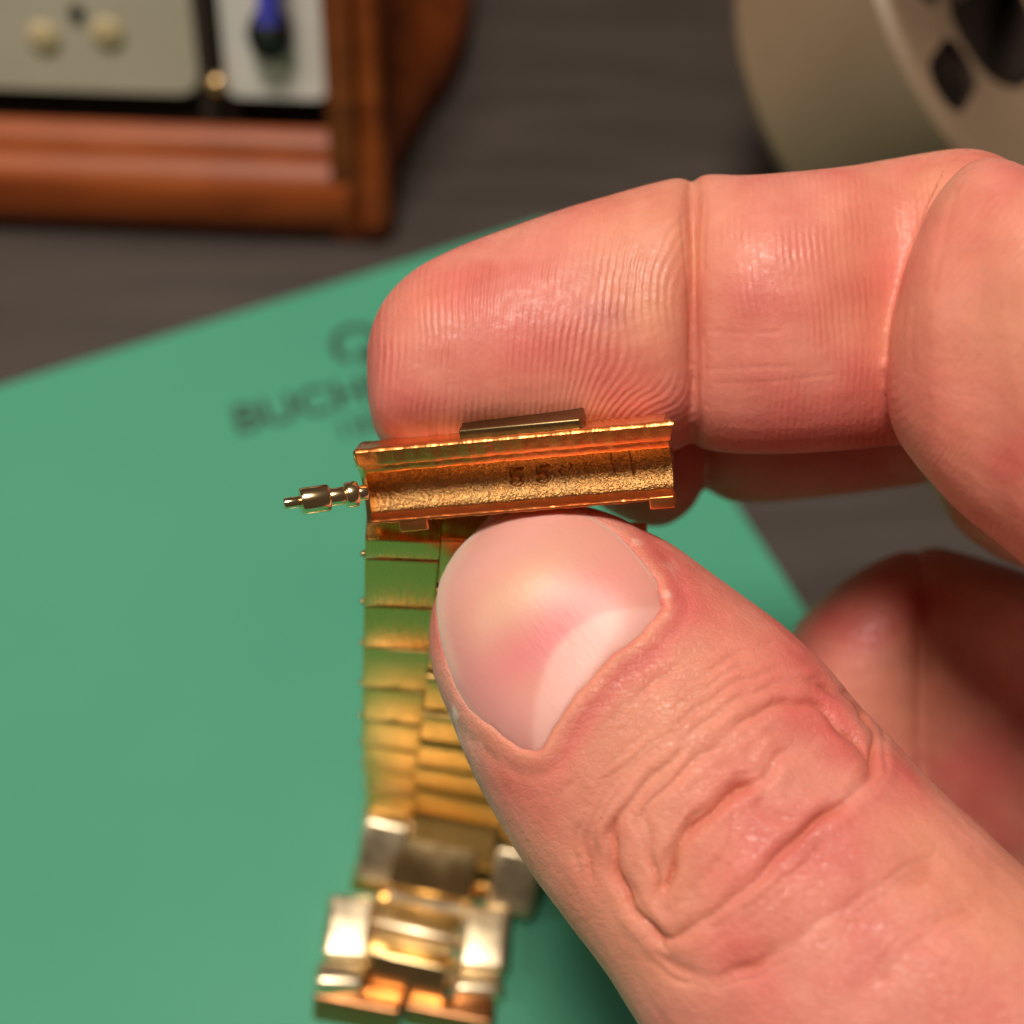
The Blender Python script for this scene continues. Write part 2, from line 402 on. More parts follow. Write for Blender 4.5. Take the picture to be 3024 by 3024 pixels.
Y = np.repeat(allp[None, :, 0], NX, 0).copy(); Z = np.repeat(allp[None, :, 1], NX, 0).copy()
def glyph5(x, y, h, wd):
    p = [(0.9, 1.0), (0.12, 1.0), (0.08, 0.55), (0.45, 0.64), (0.8, 0.55), (0.95, 0.32), (0.8, 0.1), (0.45, 0.0), (0.05, 0.1)]
    return [(x + (a - 0.5) * wd, y + (b - 0.5) * h) for a, b in p]
marks = [(glyph5(-0.75, -0.33, 1.05, 0.82), 0.12, 0.15), (glyph5(1.02, -0.30, 1.05, 0.82), 0.12, 0.15),
         ([(2.25, -0.05), (2.05, -0.25), (2.3, -0.6)], 0.05, 0.05), ([(2.9, 0.05), (2.75, -0.2)], 0.05, 0.05), ([(3.3, -0.1), (3.0, -0.5)], 0.05, 0.05),
         ([(3.9, 0.1), (3.75, -0.3)], 0.05, 0.06), ([(5.62, 0.75), (5.66, -0.75)], 0.04, 0.045), ([(6.82, 0.85), (6.88, -0.95)], 0.04, 0.05), ([(5.7, 0.1), (6.3, 0.3)], .04, .025)]
marks = [([(a_, b_ - 0.42) for a_, b_ in p_], h_, d_) for p_, h_, d_ in marks]
dsp = np.zeros_like(X); 
sl = slice(i0 - 2, i1)
Xs, Ys = X[:, sl], Y[:, sl]
gn = np.random.normal(0, 1, X.shape); gn = (gn + np.roll(gn, 1, 0) + np.roll(gn, 1, 1) + np.roll(np.roll(gn, 1, 0), 1, 1) + np.roll(gn, 2, 1) + np.roll(np.roll(gn, 1, 0), 2, 1)) / 2.45
for pts, hw, dp in marks:
    dd = seg_dist(Xs, Ys, pts)
    dsp[:, sl] -= dp * np.clip((hw * 1.25 - dd) / (hw * 0.5), 0, 1)
    dsp[:, sl] += 0.03 * np.exp(-((dd - hw * 1.9) / (hw * 0.5)) ** 2)
gd = np.minimum.reduce([seg_dist(X[:, i0 + 1:i1], Y[:, i0 + 1:i1], m_[0]) for m_ in marks[:2]])
dsp[:, i0 + 1:i1] += 0.0095 * gn[:, i0 + 1:i1] * (1 - 0.8 * np.exp(-(gd / 0.22) ** 4)); dsp[:, :i0 - 2] += 0.004 * gn[:, :i0 - 2]
# slight casting waviness of the rims
wob = 0.02 * np.sin(X * 2.1 + 1) + 0.015 * np.sin(X * 5.3) + np.random.normal(0, 0.004, X.shape)
wob[:, i0:i1] = 0
Y += nor[None, :, 0] * (dsp + wob); Z += nor[None, :, 1] * (dsp + wob)
V = EC + X[..., None] * ex + Y[..., None] * ey + Z[..., None] * ez
V = V.reshape(-1, 3)
fs = grid_faces(NX, M_, True) + [tuple(range(M_))[::-1], tuple(range((NX - 1) * M_, NX * M_))]
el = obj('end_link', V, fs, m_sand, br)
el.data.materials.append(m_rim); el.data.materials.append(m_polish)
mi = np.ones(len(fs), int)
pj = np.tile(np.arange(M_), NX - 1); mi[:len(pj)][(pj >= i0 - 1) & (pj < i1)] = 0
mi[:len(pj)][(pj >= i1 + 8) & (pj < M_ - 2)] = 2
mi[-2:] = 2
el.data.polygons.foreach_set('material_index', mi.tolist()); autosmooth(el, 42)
el['label'] = 'sandblasted gold channel stamped 55'
EM = frame(EC, ex, ey, ez)
def epart(name, c, s, mat, bev=0.12, seg=3, shear=None):
    bm = rbox(*s, bev, seg)
    if shear: bmesh.ops.transform(bm, matrix=Matrix.Rotation(math.radians(shear), 4, 'X'), verts=bm.verts)
    bmesh.ops.translate(bm, vec=c, verts=bm.verts)
    o = bmobj(name, bm, mat, el, True, EM); return autosmooth(o, 40)
m_dark = gold('scratched_gold', (0.24, 0.16, 0.075), 0.38, 'brush')
epart('raised_lug', (0.22, 2.86, -1.45), (7.95, 1.0, 2.4), m_dark, 0.14, 3, 4)
epart('foot_tab', (-7.75, -2.86, -0.85), (2.0, 0.95, 1.3), m_rim, 0.14)
epart('foot_tab', (8.75, -2.72, -0.70), (1.65, 0.85, 1.2), m_rim, 0.12)
bm = lathe([(0, 0.0), (0, 0.52), (0.12, 0.62), (0.12, 0.82), (0, 0.9), (-0.4, 0.9)], 30)
wp = np.array([(2.66, 0.16), (2.2, 0.2), (1.6, 0.02), (1.42, -0.2), (0.86, -0.62), (0.2, -0.7), (-1.2, -0.62), (-2.2, -0.42), (-2.56, -0.3), (-2.60, -0.6), (-2.56, -2.2), (-2.2, -3.15), (-1.2, -3.85), (0.2, -4.05), (1.5, -3.65), (2.36, -2.8), (2.68, -1.6)])
wc = np.array([0.0, -1.6]); nw = len(wp); vs = []
for x_, sc_ in ((-10.5, 1.0), (-10.72, 1.0), (-10.84, 0.965), (-10.88, 0.90)):
    for q in wp: a_ = wc + (q - wc) * sc_; vs.append(EC + x_ * ex + a_[0] * ey + a_[1] * ez)
autosmooth(obj('end_wall', vs, grid_faces(4, nw, True) + [tuple(range(nw)), tuple(range(3 * nw, 4 * nw))[::-1]], m_polish, el), 40)
# --- links
ST = [(1078, 1590, 106.2, 19.4, 4.6), (1077, 1648, 108.0, 19.3, 4.5), (1075, 1788, 112.8, 19.1, 4), (1072, 1910, 117.6, 18.9, 2.5), (1070, 2028, 122.4, 18.6, 0.0),
      (1069, 2125, 127.2, 18.4, -3), (1069, 2200, 132.0, 18.1, -5), (1071, 2268, 136.8, 17.8, -7), (1080, 2332, 141.2, 17.4, -8), (1077, 2402, 144.6, 17.0, -9.5), (1040, 2604, 145.2, 16.8, -11)]
CY = 0.10
def station(s):
    lx, ly, d, wd, r = s; r = math.radians(r)
    c = nrm(camdir(math.cos(r), math.sin(r), CY)); return P(lx, ly, d), c, wd
def link(name, p0, p1, c, x0, x1, th, mat, gap=0.18, bev=0.35, seg=3, dome=0.0, shift=0.0, lift=0.0, barrel=False):
    t_ = nrm(p1 - p0); cc = nrm(c - (c @ t_) * t_); n_ = np.cross(t_, cc)
    if n_ @ (CAM - p0) < 0: n_ = -n_
    L = np.linalg.norm(p1 - p0)
    bm = rbox(x1 - x0, L - gap, th, bev, seg, (lambda e: abs(e.verts[0].co.x - e.verts[1].co.x) > 0.5) if barrel else None)
    o_ = (p0 + p1) / 2 + cc * (x0 + x1) / 2 + t_ * shift - n_ * (th / 2 - lift)
    ob = bmobj(name, bm, mat, br, True, None)
    ob.data.transform(Matrix.Identity(4))
    Mx = frame(o_, cc, t_, n_)
    Mx2 = Mx.copy()
    for i in range(3): Mx2[i][3] *= MM
    ob.matrix_parent_inverse = Matrix.Identity(4)
    ob.parent = br; ob.matrix_basis = Matrix.Translation(-br.location) @ Mx2
    return autosmooth(ob, 40)
pins = []
for i in range(len(ST) - 1):
    p0, c0, w0 = station(ST[i]); p1, c1, w1 = station(ST[i + 1])
    wd = (w0 + w1) / 2; ws = wd * 0.265; last = i >= 9; c = nrm(c0 + c1)
    mt = m_pale if last else (m_brush if i < 3 else m_satin)
    bv, lf = (0.7, 0.5) if last else (0.12 if i < 4 else 0.22, 0.0)
    link('side_link', p0, p1, c, 0, ws, 2.6, mt, 0.26, bv, 4, lift=lf)
    link('side_link', p0, p1, c, wd - ws, wd, 2.6, mt, 0.26, bv, 4, lift=lf)
    half = (p1 - p0) * 0.5
    q0, q1 = (p0 - half * 0.9, p0 + half * 0.9) if i else (p0 - half * .2, p0 + half * .9)
    link('center_link', q0, q1, c, ws + 0.05, wd - ws - 0.05, 2.8, m_brush if i < 3 else m_satin, 0.12, 0.5 if i > 2 else 0.25, 5, lift=0.10, barrel=True)
    if i:
        bm = lathe([(-0.32, 0), (-0.30, 0.14), (-0.2, 0.26), (0, 0.32), (0.3, 0.32), (3.0, 0.32), (3.0, 0)], 18)
        t_ = nrm(p1 - p0); cc = nrm(c0); n_ = np.cross(t_, cc)
        if n_ @ (CAM - p0) < 0: n_ = -n_
        bmobj('link_pin', bm, m_pin, br, True, frame(p0 - n_ * 0.35, n_, np.cross(cc, n_), cc))
# --- last rows by the clasp
S_J = [(972, 2628, 143.2, 16.6, -11.5), (944, 2826, 139.4, 16.6, -11.5), (938, 2900, 137.0, 16.6, -11.5), (930, 2950, 138.0, 16.8, -10), (915, 3120, 137.0, 16.8, -10), (890, 3400, 134.0, 16.8, -9)]
sj = [station(s) for s in S_J]
p9, c9, w9 = station(ST[-1])
ws = 16.6 * 0.265
pJ0, cJ, wJ = sj[0]; pJ1 = sj[1][0]; pK = sj[2][0]
for x0, x1 in ((0, ws), (wJ - ws, wJ)):
    link('side_link', pJ0, pJ1, cJ, x0, x1, 3.0, m_pale, 0.2, 0.75, 5)
    link('side_link', pJ1 + (pK - pJ1) * 0.02, pK, cJ, x0 - 0.25, x1 - 0.25, 2.4, m_pale, 0.1, 0.7, 5)
p8, c8, w8 = station(ST[-2])
def plate(name, px_, py_, d_, wd_, ln_, th_, tilt, rl, mat, bev=0.3, seg=4, barrel=False):
    rr = math.radians(rl); tt = math.radians(tilt)
    c_ = nrm(camdir(math.cos(rr), math.sin(rr), CY)); n_ = camdir(0, math.sin(tt), math.cos(tt)); n_ = nrm(n_ - (n_ @ c_) * c_); t_ = np.cross(n_, c_)
    if barrel:
        R_ = ln_ / 2; bm = lathe([(-wd_ / 2, 0), (-wd_ / 2, R_ * .93), (-wd_ / 2 + .3, R_), (wd_ / 2 - .3, R_), (wd_ / 2, R_ * .93), (wd_ / 2, 0)], 48)
        bmesh.ops.scale(bm, vec=(th_ / ln_, 1, 1), verts=bm.verts)
        Mx = frame(P(px_, py_, d_) - n_ * th_ / 2, n_, t_, c_)
    else:
        bm = rbox(wd_, ln_, th_, bev, seg); Mx = frame(P(px_, py_, d_) - n_ * th_ / 2, c_, t_, n_)
    ob = bmobj(name, bm, mat, br, True, None)
    for i in range(3): Mx[i][3] *= MM
    ob.matrix_parent_inverse = Matrix.Identity(4); ob.matrix_basis = Matrix.Translation(-br.location) @ Mx
    return autosmooth(ob, 40)
plate('center_link', 1288, 2512, 143.8, 7.7, 8.6, 2.4, 12, -9.5, m_polish, barrel=True)
plate('side_recess', 1098, 2618, 145.8, 4.0, 3.2, 1.6, -20, -11, m_brush, 0.2)
plate('side_recess', 1436, 2668, 145.8, 4.2, 3.6, 1.6, -20, -11, m_brush, 0.2)
plate('end_plate', 1262, 2668, 144.6, 7.6, 1.7, 1.4, 6, -11, m_pale, 0.3)
plate('under_plate', 1250, 2690, 145.2, 8.6, 9.0, 0.8, 22, -11, m_brush, 0.15)
tJ = nrm(pJ1 - pJ0); nJ = np.cross(tJ, cJ); nJ = nJ if nJ @ (CAM - pJ0) > 0 else -nJ
def bar(name, f, x0, x1, r, mat, down=0.0):
    bm = lathe([(0, 0), (0, r * .8), (0.15, r), (x1 - x0 - .15, r), (x1 - x0, r * .8), (x1 - x0, 0)], 22)
    bmobj(name, bm, mat, br, True, frame(pJ0 + (pJ1 - pJ0) * f + cJ * x0 - nJ * down, nJ, np.cross(cJ, nJ), cJ))
bar('cross_bar', 0.24, ws - .3, wJ - ws + .3, 0.48, m_pale, 1.2)
bar('cross_bar', 0.80, ws - .3, wJ - ws + .3, 0.62, m_pale, 1.2)
bar('spring_rod', 0.50, ws - .3, wJ - ws + .3, 0.5, m_polish, 2.6)
bm = lathe([(-.5, 0), (-.4, .35), (0, .55), (.4, .35), (.5, 0)], 16)
bmobj('catch_ball', bm, m_polish, br, True, frame(pJ0 + (pJ1 - pJ0) * 0.66 + cJ * (wJ * 0.58) - nJ * 1.7, cJ, tJ, nJ))
plate('center_link', 1192, 2898, 139.2, 7.5, 4.4, 2.6, -16, -11.5, m_polish, 0.25)
plate('inner_plate', 1208, 2765, 142.6, 8.2, 6.0, 0.5, 38, -11, m_polish, 0.1)
c3 = sj[3][1]
plate('clasp_plate', 1048, 3022, 138.6, 7.8, 4.6, 2.4, -28, -9, m_bronze, 0.4)
plate('clasp_plate', 1318, 3052, 138.6, 7.8, 4.6, 2.4, -28, -9, m_bronze, 0.4)
link('clasp_blade', pJ0 + nJ * -4.2, sj[4][0] - nJ * 3.6, cJ, 1.0, wJ + 0.6, 1.0, m_brush, 0.0, 0.2, 2)

# ------------------------------------------------------------------ spring bar
s0 = P(838, 1488, 101.2); s1 = P(1095, 1452, 102.7)
sa = nrm(s1 - s0); sn = nrm(np.cross(sa, UPV)); su = np.cross(sn, sa)
SL = np.linalg.norm(s1 - s0); K = 46.3
sb = empty('spring_bar', s0); tag(sb, 'tiny polished gold spring bar sticking out of the end link', 'spring bar')
def sbp(name, prof):
    bmobj(name, lathe(prof, 40), m_pin, sb, True, frame(s0, su, sn, sa))
def rd(z0, z1, r, e=0.08): return [(z0, 0), (z0, r - e), (z0 + e * .3, r - e * .3), (z0 + e, r), (z1 - e, r), (z1 - e * .3, r - e * .3), (z1, r - e), (z1, 0)]
mmx = lambda px: (px - 838) / K
autos = []
sbp('tip', rd(0, mmx(895), 0.37, 0.12)); sbp('barrel', rd(mmx(888), mmx(977), 0.88, 0.16))
sbp('neck', rd(mmx(970), mmx(1030), 0.58, 0.05)); sbp('collar', rd(mmx(1022), mmx(1065), 0.84, 0.2))
sbp('stem', rd(mmx(1060), mmx(1092), 0.5, 0.05))
for o in sb.children: autosmooth(o, 50)

VOX = 0.19
# ------------------------------------------------------------------ hand
def loft(rings, n=44, ex=2.25, sub=4):
    """rings: (ax,ay, bx,by, depth, half_thickness) -> closed tube, poles at both ends"""
    R = catmull(rings, sub); vs = []
    for r in R:
        a = P(r[0], r[1], r[4]); b = P(r[2], r[3], r[4]); c = (a + b) / 2; h = (b - a) / 2
        vd = nrm(c - CAM)
        for k in range(n):
            th = 2 * PI * k / n; cs, sn = math.cos(th), math.sin(th)
            f = (abs(cs) ** ex + abs(sn) ** ex) ** (-1 / ex)
            vs.append(c + h * cs * f + vd * max(r[5], 0.05) * sn * f)
    m = len(R); fs = grid_faces(m, n, True)
    vs.append(sum(vs[:n]) / n); vs.append(sum(vs[(m - 1) * n:m * n]) / n)
    for k in range(n):
        fs.append((len(vs) - 2, (k + 1) % n, k)); fs.append((len(vs) - 1, (m - 1) * n + k, (m - 1) * n + (k + 1) % n))
    return vs, fs
bodies = []
# index finger: distal pad, middle phalanx, folded proximal part
bodies.append(loft([(1086, 1095, 1086, 1125, 108.6, .8), (1093, 1000, 1094, 1222, 108.4, 3.2), (1128, 900, 1116, 1295, 108.1, 5.2), (1200, 818, 1185, 1345, 107.9, 6.4), (1300, 756, 1300, 1378, 107.9, 6.9),
                    (1450, 690, 1450, 1392, 108, 7.2), (1620, 632, 1620, 1392, 108, 7.3), (1800, 580, 1800, 1378, 108, 7.2), (1930, 540, 1940, 1355, 108, 7.1), (2005, 524, 2015, 1325, 108.1, 6.6), (2038, 535, 2046, 1300, 108.5, 5.6), (2060, 580, 2064, 1260, 109, 4.0), (2070, 700, 2072, 1180, 109.5, 2)]))
bodies.append(loft([(2018, 700, 2018, 1180, 109.6, 2), (2032, 575, 2032, 1280, 109.2, 4.0), (2054, 528, 2052, 1316, 108.7, 5.5), (2092, 513, 2090, 1334, 108, 6.5), (2200, 519, 2200, 1342, 107.4, 7.0), (2350, 509, 2350, 1339, 107, 7.0), (2500, 490, 2500, 1326, 107.2, 6.9),
                    (2650, 464, 2650, 1312, 108.4, 6.6), (2800, 442, 2800, 1330, 107.4, 6.8), (2900, 446, 2900, 1360, 106.2, 6.8), (2990, 482, 2990, 1360, 105.6, 6.5), (3120, 590, 3100, 1330, 105.2, 5)]))
bodies.append(loft([(2619, 1100, 2620, 1150, 102.4, .6), (2634, 945, 2638, 1262, 102.2, 3.0), (2680, 775, 2692, 1362, 101.6, 5.2), (2736, 640, 2765, 1448, 101.2, 6.7), (2796, 545, 2848, 1528, 101.0, 7.4), (2872, 482, 2950, 1608, 100.6, 8.0), (2960, 474, 3040, 1680, 99.8, 8.6),
                    (3060, 515, 3150, 1765, 99.4, 9.6), (3250, 640, 3350, 1930, 99, 10.5), (3500, 800, 3600, 2200, 99.5, 11), (3900, 950, 4000, 2600, 102, 12), (4400, 1100, 4500, 3200, 105, 12), (4900, 1300, 5000, 3600, 107, 12), (5600, 1700, 5600, 3900, 110, 13), (6500, 2300, 6400, 4300, 112, 14), (7400, 2900, 7300, 4900, 112, 14)]))
# middle finger behind
bodies.append(loft([(1650, 1330, 1650, 1350, 121, .6), (1720, 1200, 1720, 1450, 121, 4.4), (1850, 1110, 1850, 1535, 121, 6.4), (1960, 1080, 1955, 1552, 121, 6.8), (2030, 1090, 2030, 1512, 121, 6.4), (2066, 1130, 2072, 1450, 121.3, 5.2), (2086, 1230, 2092, 1390, 121.5, 2)]))
bodies.append(loft([(2040, 1200, 2040, 1370, 122, 2.5), (2080, 1060, 2080, 1440, 122, 5.6), (2190, 990, 2190, 1489, 122, 7), (2400, 980, 2400, 1474, 122, 7), (2617, 960, 2617, 1446, 121.6, 7), (2760, 960, 2760, 1424, 121.3, 6.5), (2860, 1000, 2850, 1400, 121, 4)]))
bodies.append(loft([(2690, 1150, 2700, 1330, 120, 3), (2740, 1020, 2750, 1450, 120, 6), (2850, 980, 2830, 1565, 119.6, 7.4), (3000, 1000, 2930, 1640, 119, 8), (3150, 1040, 3060, 1700, 118, 8.4), (3400, 1150, 3300, 1850, 116, 9), (3900, 1300, 3800, 2200, 112, 11), (4400, 1400, 4300, 2600, 110, 11)]))
# ring finger, curled, lower right
bodies.append(loft([(2300, 2010, 2300, 2060, 129, .8), (2335, 1880, 2330, 2230, 129, 4), (2400, 1792, 2400, 2380, 128.7, 6.5), (2490, 1716, 2490, 2470, 128.4, 7.8), (2600, 1652, 2600, 2520, 128.2, 8.2), (2680, 1628, 2690, 2530, 128.2, 7.8), (2722, 1650, 2735, 2500, 128.5, 6.4), (2745, 1760, 2755, 2400, 129, 3)]))
bodies.append(loft([(2665, 1780, 2680, 2400, 129.2, 3), (2695, 1650, 2710, 2520, 128.8, 6.4), (2760, 1614, 2775, 2580, 128.2, 8), (2880, 1642, 2890, 2650, 127.5, 8.6), (3024, 1690, 3024, 2720, 126.5, 9), (3200, 1760, 3200, 2800, 125, 9.4), (3600, 1850, 3600, 2900, 120, 10), (4100, 1900, 4100, 3000, 114, 11), (4500, 1950, 4500, 3100, 112, 10)]))
# thumb
TH = [(1470, 1496, 1530, 1480, 106.8, .8), (1392, 1580, 1640, 1484, 106.3, 3.0), (1322, 1690, 1775, 1504, 105.7, 4.9), (1280, 1790, 1882, 1552, 105.3, 6.0), (1271, 1890, 1985, 1607, 105, 6.7), (1288, 2000, 2090, 1683, 104.6, 7.2),
      (1330, 2122, 2202, 1766, 104.2, 7.6), (1392, 2272, 2322, 1862, 103.6, 8.1), (1470, 2422, 2432, 1964, 103, 8.5), (1570, 2576, 2542, 2082, 102.2, 8.7), (1680, 2728, 2655, 2204, 101.2, 9.0), (1800, 2892, 2780, 2338, 100.2, 9.4), (1925, 3085, 2905, 2454, 99.2, 9.8),
      (2085, 3300, 3030, 2570, 98, 10.4), (2380, 3650, 3320, 2790, 96.5, 11.5), (2800, 4050, 3750, 2950, 96, 12.5), (3300, 4400, 4200, 2900, 98, 13), (3900, 4500, 4700, 2700, 101, 13), (4500, 4400, 5000, 2900, 105, 11)]
bodies.append(loft(TH, ex=2.3))
allv, allf = [], []
for vs, fs in bodies:
    o_ = len(allv); allv += list(vs); allf += [tuple(i + o_ for i in f) for f in fs]
me = bpy.data.meshes.new('tmp'); me.from_pydata([tuple(v) for v in allv], [], allf); me.update()
bm = bmesh.new(); bm.from_mesh(me); bmesh.ops.recalc_face_normals(bm, faces=bm.faces); bm.to_mesh(me); bm.free()
tmp = bpy.data.objects.new('tmp', me); col.objects.link(tmp)
md = tmp.modifiers.new('r', 'REMESH'); md.mode = 'VOXEL'; md.voxel_size = VOX; md.adaptivity = 0
bpy.context.view_layer.update()
hm = bpy.data.meshes.new_from_object(tmp.evaluated_get(bpy.context.evaluated_depsgraph_get()))
bpy.data.objects.remove(tmp)
# local refinement in view: split faces on the front of index + thumb once
def arrays(me):
    n = len(me.vertices); co = np.empty(n * 3, np.float32); me.vertices.foreach_get('co', co)
    no = np.empty(n * 3, np.float32); me.vertex_normals.foreach_get('vector', no)
    ed = np.empty(len(me.edges) * 2, np.int32); me.edges.foreach_get('vertices', ed)
    return co.reshape(-1, 3).astype(float), no.reshape(-1, 3).astype(float), ed.reshape(-1, 2)
def smooth(co, ed, it, lam=0.5, mask=None):
    n = len(co); deg = np.bincount(ed.ravel(), minlength=n).astype(float)[:, None]; deg[deg == 0] = 1
    for _ in range(it):
        acc = np.stack([np.bincount(ed[:, 0], co[ed[:, 1], k], n) + np.bincount(ed[:, 1], co[ed[:, 0], k], n) for k in range(3)], 1) / deg
        d = (acc - co) * lam
        co = co + (d if mask is None else d * mask[:, None])
    return co
co, no, ed = arrays(hm)
co = smooth(co, ed, 7)
hm.vertices.foreach_set('co', co.astype(np.float32).ravel()); hm.update()
co, no, ed = arrays(hm)
px, py, dep = project(co)
vdir = co - CAM; vdir /= np.linalg.norm(vdir, axis=1)[:, None]
facing = -(no * vdir).sum(1)
front = np.clip(facing * 4 + 0.4, 0, 1)
G = lambda x0, y0, sx, sy=None, a=0.0: np.exp(-((((px - x0) * math.cos(a) + (py - y0) * math.sin(a)) / sx) ** 2 + ((-(px - x0) * math.sin(a) + (py - y0) * math.cos(a)) / (sy or sx)) ** 2))
# which body a vertex belongs to (by where it lies in space)
thumb_right = np.interp(py, [1480, 1555, 1607, 1683, 1766, 1862, 1964, 2082, 2204, 2338, 2454, 2570, 2900], [1650, 1885, 1990, 2095, 2207, 2327, 2437, 2547, 2660, 2785, 2910, 3035, 3500])
is_thumb = (py > 1470) & (px < thumb_right + 40) & (dep < 115)
is_index = (~is_thumb) & (dep < 113.5) & (py < 1800)
thumbm = is_thumb * front; indexm = is_index * front

# --- thumb nail: outline in the photo, laid on the thumb's own surface
NAIL = [(1318, 1672), (1352, 1622), (1400, 1576), (1470, 1530), (1560, 1500), (1640, 1494), (1706, 1505), (1770, 1538), (1840, 1592), (1895, 1655), (1935, 1712), (1955, 1762), (1958, 1800),
        (1925, 1845), (1870, 1897), (1800, 1950), (1735, 2020), (1680, 2088), (1638, 2150), (1612, 2200), (1580, 2224), (1540, 2214), (1470, 2165), (1405, 2112), (1355, 2045), (1320, 1960), (1296, 1870), (1288, 1790), (1297, 1722)]
nl = np.array(catmull(NAIL + [NAIL[0]], 6)[:-1])
for i_, q_ in enumerate(nl):
    if q_[0] * 0.62 + q_[1] * 0.78 > 2480: nl[i_] += nrm(q_ - np.array([1610, 1840])) * (2.5 * math.sin(i_ * 0.55) + 1.6 * math.sin(i_ * 1.25 + 1))
def inside(x, y, poly):
    c = np.zeros(x.shape, bool); n = len(poly)
    for i in range(n):
        x0, y0 = poly[i]; x1, y1 = poly[(i + 1) % n]
        if y0 == y1: continue
        cond = ((y0 > y) != (y1 > y)) & (x < (x1 - x0) * (y - y0) / (y1 - y0) + x0); c ^= cond
    return c
cand = is_thumb & (px > 1150) & (px < 2150) & (py > 1400) & (py < 2350)
ins = np.zeros(len(px), bool); ins[cand] = inside(px[cand], py[cand], nl)
dn = np.full(len(px), 1e9); dn[cand] = seg_dist(px[cand], py[cand], [tuple(q) for q in nl] + [tuple(nl[0])])
sgn = np.where(ins, -dn, dn)
def feat(x, y):
    a, b = (x - 1600) / 300, (y - 1850) / 300
    return np.stack([a ** i * b ** j for i in range(5) for j in range(5 - i)], -1)
sel = ins & (facing > 0.15); coef = np.linalg.lstsq(feat(px[sel], py[sel]), dep[sel], rcond=None)[0]
nail_depth = lambda x, y: feat(x, y) @ coef
# --- relief of the skin (mm along the normal)
rng = np.random.RandomState(3)
def vnoise(scale, seed):        # cheap smooth 3-D value noise
    g = np.random.RandomState(seed).rand(48, 48, 48); q = co / scale; i = np.floor(q).astype(int); f = q - i; f = f * f * (3 - 2 * f)
    out = 0
    for dx in (0, 1):
        for dy in (0, 1):
            for dz in (0, 1):
                wgt = (f[:, 0] if dx else 1 - f[:, 0]) * (f[:, 1] if dy else 1 - f[:, 1]) * (f[:, 2] if dz else 1 - f[:, 2])
                out = out + wgt * g[(i[:, 0] + dx) % 48, (i[:, 1] + dy) % 48, (i[:, 2] + dz) % 48]
    return out - 0.5
N1, N2, N3 = vnoise(6.0, 1), vnoise(2.2, 2), vnoise(0.8, 3)
disp = np.zeros(len(px))
CR = lambda pts: [(1200 + a * .944, 1450 + b * .944) for a, b in pts]
creases = [  # polyline (crop coords), half width px, depth mm
    ([(1000, 775), (1090, 700), (1180, 665), (1260, 662), (1330, 702), (1400, 775), (1452, 850)], 9, .34),
    ([(1270, 612), (1370, 620), (1430, 670), (1460, 750), (1466, 850), (1440, 905), (1380, 960), (1290, 1025), (1200, 1110), (1120, 1190), (1030, 1268), (940, 1335), (860, 1390), (790, 1392), (735, 1340)], 10, .42),
    ([(1240, 790), (1170, 830), (1120, 890), (1040, 930), (970, 985), (900, 1050), (850, 1120), (820, 1200), (808, 1290)], 10, .46),
    ([(1000, 780), (930, 820), (860, 880), (790, 950), (750, 1010), (758, 1090), (770, 1160), (780, 1230), (790, 1300)], 9, .30),
    ([(900, 790), (800, 870), (720, 950), (662, 1030), (645, 1110), (660, 1200), (700, 1290), (760, 1370), (832, 1445)], 9, .32),
    ([(800, 795), (700, 870), (620, 960), (570, 1060), (560, 1150), (590, 1240)], 9, .16),
    ([(1090, 830), (1130, 890), (1118, 970), (1165, 1020), (1240, 1010)], 10, .22),
    ([(1010, 1140), (960, 1190), (930, 1250), (900, 1330)], 9, .14),
    ([(1330, 1080), (1240, 1160), (1130, 1260), (1010, 1340), (900, 1380)], 14, .16),
    ([(1450, 1250), (1330, 1330), (1200, 1420), (1100, 1480), (960, 1530), (860, 1500), (760, 1430)], 18, .22),
    ([(1700, 1130), (1560, 1210), (1430, 1310), (1350, 1400), (1250, 1500)], 22, .16), ([(1850, 1250), (1700, 1330), (1560, 1440), (1450, 1570)], 26, .13),
    ([(1210, 465), (1080, 490), (980, 540), (880, 610)], 7, .09), ([(1260, 540), (1120, 570), (1000, 620), (900, 690), (800, 760)], 7, .12), ([(1330, 590), (1180, 600), (1060, 640), (960, 700), (870, 780)], 7, .13),
    ([(1000, 470), (900, 510), (800, 580), (700, 660), (600, 760)], 7, .08), ([(1150, 520), (1030, 560), (930, 620), (820, 700), (690, 800), (600, 900)], 6, .08), ([(1290, 575), (1420, 600), (1490, 680)], 7, .1)]
rc = np.random.RandomState(11); fine = []
for pts, hw, dp in creases[:12]:
    for off in (-30, -17, 17, 30):
        if rc.rand() < 0.30: continue
        a_ = np.array(pts, float); tg = np.gradient(a_, axis=0); nn_ = np.stack([-tg[:, 1], tg[:, 0]], 1); nn_ /= np.linalg.norm(nn_, axis=1)[:, None] + 1e-9
        b_ = a_ + nn_ * (off + rc.uniform(-6, 6, (len(a_), 1))) + rc.uniform(-5, 5, a_.shape); n_ = len(b_)
        i_ = rc.randint(0, max(1, n_ - 4)); fine.append(([tuple(q) for q in b_[i_:i_ + rc.randint(3, 6)]], 4.5, rc.uniform(.05, .11)))
for _ in range(46):
    x_, y_ = rc.uniform(500, 1500), rc.uniform(480, 1500); an = math.atan2(-0.62, 0.78) + rc.normal(0, .45); L_ = rc.uniform(40, 130)
    fine.append(([(x_ - math.cos(an) * L_ / 2, y_ - math.sin(an) * L_ / 2), (x_ + rc.uniform(-9, 9), y_ + rc.uniform(-9, 9)), (x_ + math.cos(an) * L_ / 2, y_ + math.sin(an) * L_ / 2)], 4.5, rc.uniform(.03, .08)))
